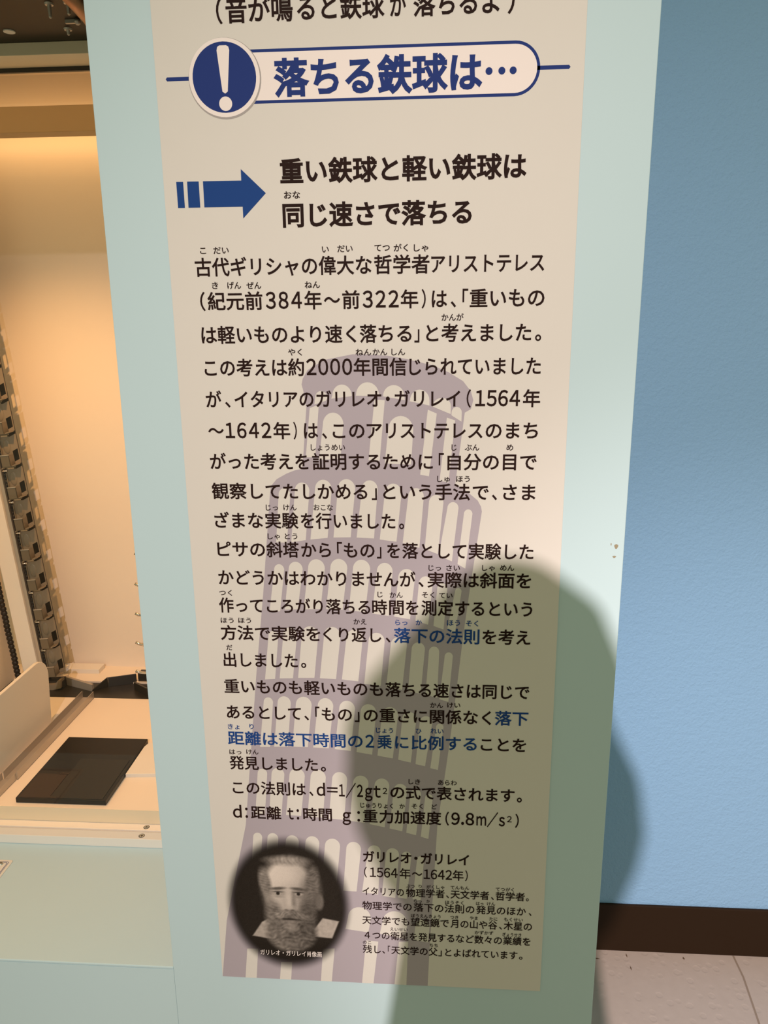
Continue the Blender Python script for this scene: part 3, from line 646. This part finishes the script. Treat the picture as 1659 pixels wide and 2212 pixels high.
INK = {'k': 'ink', 'b': 'blue', 'n': 'navy', 'w': 'white'}
INKS = ['ink', 'blue', 'navy', 'white']
PART = {'top': 'top_line', 'head': 'headline', 'state': 'statement_line', 'body': 'text_line', 'sup': 'superscript', 'name': 'caption_heading', 'year': 'caption_heading', 'small': 'caption_line', 'cap': 'portrait_caption', 'ruby': 'reading_aid', 'rubys': 'reading_aid'}
cache = {}
fc_ = bpy.data.curves.new('lettering_source', 'FONT'); fo_ = bpy.data.objects.new('lettering_source', fc_); C.objects.link(fo_)
fc_.size = 1.0; fc_.resolution_u = 3; fc_.bevel_resolution = 1
def glyphs(text, wt):
    key = (text, wt)
    if key not in cache:
        fc_.body = text; fc_.bevel_depth = wt
        bpy.context.view_layer.update()
        me = bpy.data.meshes.new_from_object(fo_.evaluated_get(bpy.context.evaluated_depsgraph_get()))
        co = np.empty(len(me.vertices) * 3); me.vertices.foreach_get('co', co)
        co = co.reshape(-1, 3)
        fs = [tuple(p.vertices) for p in me.polygons]
        fs = [f for f in fs if min(co[i, 2] for i in f) > -1e-5 and max(co[i, 2] for i in f) > 1e-5]     # the front half only
        used = sorted({i for f in fs for i in f}); ren = {i: k for k, i in enumerate(used)}
        cache[key] = (co[used].copy(), [tuple(ren[i] for i in f) for f in fs])
        bpy.data.meshes.remove(me)
    return cache[key]
caption_mb = None
for cls, z, segs in LINES:
    mb = MB()
    for text, x0, x1, c in segs:
        latin = all(ord(ch) < 128 for ch in text)
        text = ''.join(chr(ord(ch) + 0xFEE0) if 33 <= ord(ch) < 127 else ch for ch in text).replace('\uff5e', '\u301c')
        s = EM[cls] * (1.12 if latin and text not in '\uff08\uff09' else 1.0); mid = 0.36 if latin and text not in '\uff08\uff09' else 0.385
        if latin and len(text) > 1:            # half-width figures and letters, evenly spaced
            gl = [glyphs(ch, WT[cls]) for ch in text]
            wd = [(co[:, 0].max() - co[:, 0].min()) * s * .84 for co, fs in gl]
            room = (x1 - x0) - .06 * EM[cls] * (len(gl) - 1)
            if sum(wd) > room: wd = [w * room / sum(wd) for w in wd]
            gap = (x1 - x0 - sum(wd)) / (len(gl) - 1); runs = []; x = x0
            for (co, fs), w in zip(gl, wd):
                runs.append((co, fs, x, x + w)); x += w + gap
        else:
            runs = [(*glyphs(text, WT[cls]), x0, x1)]
        for co, fs, xa, xb in runs:
            a, b = co[:, 0].min(), co[:, 0].max()
            X = xa + (co[:, 0] - a) / max(b - a, 1e-6) * (xb - xa)
            Zc = z + (co[:, 1] - mid) * s
            Yv = Y_E - co[:, 2] * 0.0012
            mb.add([(x / 1000.0, y, on(zz)) for x, y, zz in zip(X, Yv, Zc)], fs, INKS.index(INK[c]))
    if cls == 'cap': caption_mb = mb
    else: mb.build(PART[cls], [M[i] for i in INKS], poster)
bpy.data.objects.remove(fo_); bpy.data.curves.remove(fc_)
# oval portrait: a generic bearded man in an open white collar, printed in sepia with soft edges
def portrait():
    nx, nz = 200, 248
    cx, cz, rx, rz = 98.8, 481.5, 87.0, 108.0
    u = np.linspace(-1.06, 1.06, nx); v = np.linspace(-1.06, 1.06, nz)
    U, V = np.meshgrid(u, v)
    Xp = U * rx; Zp = V * rz                      # mm from the centre
    rng = np.random.RandomState(3)
    def smooth(k):
        q = rng.rand(*Xp.shape)
        for _ in range(k):
            q = (q + np.roll(q, 1, 0) + np.roll(q, -1, 0) + np.roll(q, 1, 1) + np.roll(q, -1, 1)) / 5
        return (q - q.min()) / (q.max() - q.min())
    noise_a, noise_b = smooth(60), smooth(6)
    def ell(x, z, a, b, soft=0.15, rot=0.0):
        c, s = math.cos(rot), math.sin(rot)
        dx, dz = Xp - x, Zp - z
        d = np.sqrt(((dx * c + dz * s) / a) ** 2 + ((-dx * s + dz * c) / b) ** 2)
        return np.clip((1 + soft - d) / (2 * soft), 0, 1)
    def curls(f, ang):
        w = Xp * math.cos(ang) + Zp * math.sin(ang)
        q = -Xp * math.sin(ang) + Zp * math.cos(ang)
        return 0.5 + 0.16 * np.sin(w * f * 1.25 + 1.6 * np.sin(q * 0.30 + 4 * noise_a) + noise_a * 14.0) + 1.0 * (noise_b - .5)
    g = np.full(Xp.shape, 0.055)
    g += 0.02 * ell(30, 0, 70, 90, .6)
    def over(m, val): 
        nonlocal g
        g = g * (1 - m) + val * m
    # shoulders
    over(ell(0, -98, 82, 46, .2), 0.035)
    # collar wings
    def tri(p, soft=2.0):
        m = np.ones(Xp.shape)
        for i in range(len(p)):
            (x0, z0), (x1, z1) = p[i], p[(i + 1) % len(p)]
            n = math.hypot(x1 - x0, z1 - z0)
            d = ((x1 - x0) * (Zp - z0) - (z1 - z0) * (Xp - x0)) / n
            m = np.minimum(m, np.clip(d / soft + .5, 0, 1))
        return m
    over(tri([(-52, -53), (-22, -58), (-26, -22), (-38, -30)]), 0.56 + 0.10 * curls(.5, .9))
    over(tri([(26, -50), (58, -52), (68, -24), (46, -20)]), 0.58 + 0.10 * curls(.4, .5))
    # back hair
    over(ell(4, 24, 41, 52, .12), 0.20 + 0.16 * curls(.9, 1.2))
    # ear
    over(ell(42, 6, 6, 13, .25), 0.34)
    # face
    shade = np.clip(0.70 - (Xp + 6) * 0.0055 + (Zp - 20) * 0.0022, 0.2, 0.85)
    over(ell(1, 20, 33, 50, .10), shade)
    over(ell(-6, 46, 22, 16, .6) * .6, 0.86)
    # cheeks and temples
    over(ell(28, 14, 10, 26, .6) * .55, 0.26)
    over(ell(-28, 6, 6, 18, .6) * .5, 0.34)
    # receding hair at the sides
    over(ell(-31, 34, 8, 22, .3, .15), 0.32 + 0.22 * curls(1.1, 1.4))
    over(ell(33, 36, 9, 24, .3, -.15), 0.24 + 0.20 * curls(1.1, 1.8))
    over(ell(0, 69, 26, 7, .5), 0.42 + 0.22 * curls(1.0, .4))
    # brows, eyes
    for sx in (-1, 1):
        over(ell(sx * 14, 25, 10, 2.3, .5, sx * -.10) * .85, 0.20)
        over(ell(sx * 14, 18, 8.5, 5, .5) * .55, 0.34)
        over(ell(sx * 14, 16.8, 5.6, 2.4, .35), 0.62)
        over(ell(sx * 14, 17, 2.5, 2.5, .25), 0.08)
        over(ell(sx * 14, 19.6, 6.4, 0.9, .6) * .9, 0.14)
        over(ell(sx * 14, 11.5, 7, 1.2, .8) * .4, 0.36)
    # nose
    over(ell(1, 6, 4, 15, .6) * .55, 0.82)
    over(ell(7, 4, 2.8, 13, .7) * .5, 0.30)
    over(ell(1, -6, 8, 4.6, .5) * .6, 0.66)
    over(ell(-3.5, -9.4, 2.4, 1.3, .5) * .8, 0.14); over(ell(5, -9.4, 2.4, 1.3, .5) * .8, 0.14)
    # beard, moustache, mouth
    beard = ell(2, -44, 35, 34, .12)
    over(beard, 0.22 + 0.26 * curls(.75, 1.75) - 0.0022 * (Xp + 10))
    over(ell(-22, -16, 11, 20, .4), 0.26 + 0.22 * curls(.9, 1.3)); over(ell(26, -16, 11, 22, .4), 0.18 + 0.16 * curls(.9, 1.8))
    over(ell(-11, -17, 13, 5.2, .4, .35), 0.30 + 0.28 * curls(1.2, 2.2)); over(ell(14, -17, 13, 5.2, .4, -.35), 0.24 + 0.24 * curls(1.2, .9))
    over(ell(1, -24, 10, 1.6, .6), 0.07); over(ell(1, -27.5, 7.5, 2.4, .6) * .8, 0.46)
    over(ell(1, -36, 9, 7, .5) * .6, 0.46 + .12 * curls(1.4, 1.6))
    g = np.clip(g + rng.normal(0, .012, g.shape), 0.03, .95)
    g = g ** 1.75
    R = np.sqrt(U ** 2 + V ** 2)
    vig = np.clip((R - .74) / .3, 0, 1)
    a = np.clip((1.03 - R) / 0.24, 0, 1); a = a * a * (3 - 2 * a)
    col = np.stack([g * .98 + .010, g * .86 + .006, g * .78 + .004, a], -1).reshape(-1, 4)
    verts = [(( cx + x) / 1000.0, Y_C, on(cz + zz)) for x, zz in zip(Xp.ravel(), Zp.ravel())]
    faces = []
    keep = (R < 1.04)
    for j in range(nz - 1):
        for i in range(nx - 1):
            if keep[j, i] or keep[j + 1, i + 1]:
                k = j * nx + i; faces.append((k, k + 1, k + nx + 1, k + nx))
    m = bpy.data.materials.new('sepia_print'); m.use_nodes = True
    nt = m.node_tree; b = nt.nodes['Principled BSDF']
    b.inputs['Roughness'].default_value = .55; b.inputs['Specular IOR Level'].default_value = .25
    at = nt.nodes.new('ShaderNodeAttribute'); at.attribute_name = 'print'
    nt.links.new(at.outputs['Color'], b.inputs['Base Color']); nt.links.new(at.outputs['Alpha'], b.inputs['Alpha'])
    o = obj('portrait', verts, faces, m, poster)
    ca = o.data.color_attributes.new('print', 'FLOAT_COLOR', 'POINT')
    ca.data.foreach_set('color', col.astype(np.float32).ravel())
    o['label'] = 'dark oval portrait of a bearded man with soft edges'
    caption_mb.build('portrait_caption', [M[i] for i in INKS], o)
portrait()

# ------------------------------------------------------------------ the photographer, whose shadow falls on the poster
person = thing('person', 'person in dark clothes standing behind the camera holding up a phone', 'person', (0.25, -1.33, 0))
def skin(name, pts, edges, m, parent, root=0, sub=1):
    me = bpy.data.meshes.new(name)
    loc = parent.matrix_world.translation if parent.parent else parent.location
    me.from_pydata([(p[0] - 0.25, p[1] + 1.33, p[2]) for p in pts], edges, [])
    me.materials.append(m)
    o = bpy.data.objects.new(name, me); C.objects.link(o); o.parent = parent
    md = o.modifiers.new('skin', 'SKIN'); md.use_smooth_shade = True
    sv = me.skin_vertices[0].data
    for i, p in enumerate(pts):
        sv[i].radius = (p[3], p[4] if len(p) > 4 else p[3]); sv[i].use_root = (i == root)
    o.modifiers.new('sub', 'SUBSURF').levels = sub
    o.modifiers['sub'].render_levels = sub
    return o
B = [(0.235, -1.36, 0.88, .095, .075), (0.235, -1.36, 1.05, .085, .065), (0.235, -1.34, 1.20, .088, .065), (0.237, -1.32, 1.27, .07, .05),
     (0.243, -1.28, 1.345, .040), (0.244, -1.22, 1.40, .048), (0.246, -1.18, 1.455, .066, .075), (0.243, -1.185, 1.50, .060, .07)]
E = [(i, i + 1) for i in range(7)]
def chain(start, pts):
    k = start
    for p in pts:
        B.append(p); E.append((k, len(B) - 1)); k = len(B) - 1
    return k
nose = chain(6, [(0.247, -1.09, 1.452, .010)])
PH = Vector((0.272, -0.895, 1.195))
for s in (-1, 1):
    wr = chain(3, [(0.235 + s * .105, -1.31, 1.245, .038), (0.235 + s * .120, -1.27, 1.03, .032), (0.258 + s * .075, -1.05, 1.08, .025), (PH.x + s * .062, -0.945, 1.165, .021), (PH.x + s * .058, -0.925, 1.185, .022)])
    for i, dz in enumerate((.034, .014, -.006, -.025)):
        chain(wr, [(PH.x + s * .052, -0.905, 1.185 + dz, .0095), (PH.x + s * .044, -0.880, 1.187 + dz, .0085), (PH.x + s * .026, -0.872, 1.186 + dz, .0075)])
    chain(wr, [(PH.x + s * .046, -0.925, 1.215, .011), (PH.x + s * .028, -0.915, 1.232, .009)])
    chain(0, [(0.235 + s * .085, -1.36, 0.80, .085), (0.235 + s * .09, -1.35, 0.46, .055), (0.235 + s * .092, -1.37, 0.10, .038), (0.235 + s * .095, -1.35, 0.04, .04), (0.235 + s * .10, -1.24, 0.03, .032)])
skin('body', B, E, M['skin'], person, 0)
# jacket, trousers and hair
J = [(0.235, -1.36, 0.84, .110, .09), (0.235, -1.36, 1.05, .100, .080), (0.235, -1.34, 1.20, .102, .078), (0.237, -1.32, 1.265, .082, .064), (0.240, -1.295, 1.31, .052)]
JE = [(0, 1), (1, 2), (2, 3), (3, 4)]
for s in (-1, 1):
    k = 3
    for p in [(0.235 + s * .105, -1.31, 1.245, .046), (0.235 + s * .120, -1.27, 1.03, .040), (0.258 + s * .075, -1.05, 1.08, .034)]:
        J.append(p); JE.append((k, len(J) - 1)); k = len(J) - 1
skin('jacket', J, JE, M['cloth'], person, 0)
Tt = [(0.235, -1.36, 0.90, .103, .085)]; TE = []
for s in (-1, 1):
    k = 0
    for p in [(0.235 + s * .085, -1.36, 0.80, .097), (0.235 + s * .09, -1.35, 0.46, .068), (0.235 + s * .092, -1.365, 0.11, .055)]:
        Tt.append(p); TE.append((k, len(Tt) - 1)); k = len(Tt) - 1
skin('trousers', Tt, TE, M['trousers'], person, 0)
# hair: a bob built from level rings, open towards the face
ring = [(1.245, .168, .298), (1.29, .172, .298), (1.335, .176, .312), (1.37, .172, .330), (1.40, .158, .339), (1.43, .145, .343), (1.456, .140, .341), (1.482, .139, .328), (1.512, .150, .314), (1.538, .170, .307), (1.566, .191, .293), (1.586, .211, .270), (1.592, .230, .252)]
hv, hf = [], []; NS = 28
for z, xa, xb in ring:
    c, a = (xa + xb) / 2, (xb - xa) / 2
    for k in range(NS):
        t = 2 * math.pi * k / NS
        fr = 0.55 if (math.sin(t) > 0.35 and 1.37 < z < 1.55) else 1.0
        hv.append((c + a * math.cos(t) * (1 + .02 * math.sin(7 * t + z * 60)) - .25, -1.18 + 1.33 + .095 * math.sin(t) * fr * min(1, a / .085), z))
for i in range(len(ring) - 1):
    for k in range(NS):
        k2 = (k + 1) % NS; hf.append((i * NS + k, i * NS + k2, (i + 1) * NS + k2, (i + 1) * NS + k))
hf.append(tuple(range(NS - 1, -1, -1))); hf.append(tuple((len(ring) - 1) * NS + k for k in range(NS)))
obj('hair', hv, hf, M['hair'], person, smooth=True)
for s in (-1, 1):
    MB().ball((0.247 + s * .030 - .25, -1.115 + 1.33, 1.468), .011, .008, .008, n=6).build('eye', M['white'], person, smooth=True)
# phone, its lens just behind the viewpoint
pm = MB().prism(rrect(-.036, .036, -.0735, .0735, .010), 'y', -.004, .004)
ph = pm.build('phone', M['phone'], bevel=.001)
ph.location = CAM + Vector((-0.018, 0, 0)) - fwd * 0.014 - up * 0.058
ph.rotation_euler = (PITCH, 0, -YAW)
tag(ph, 'black phone held upright by the person behind the camera', 'phone')
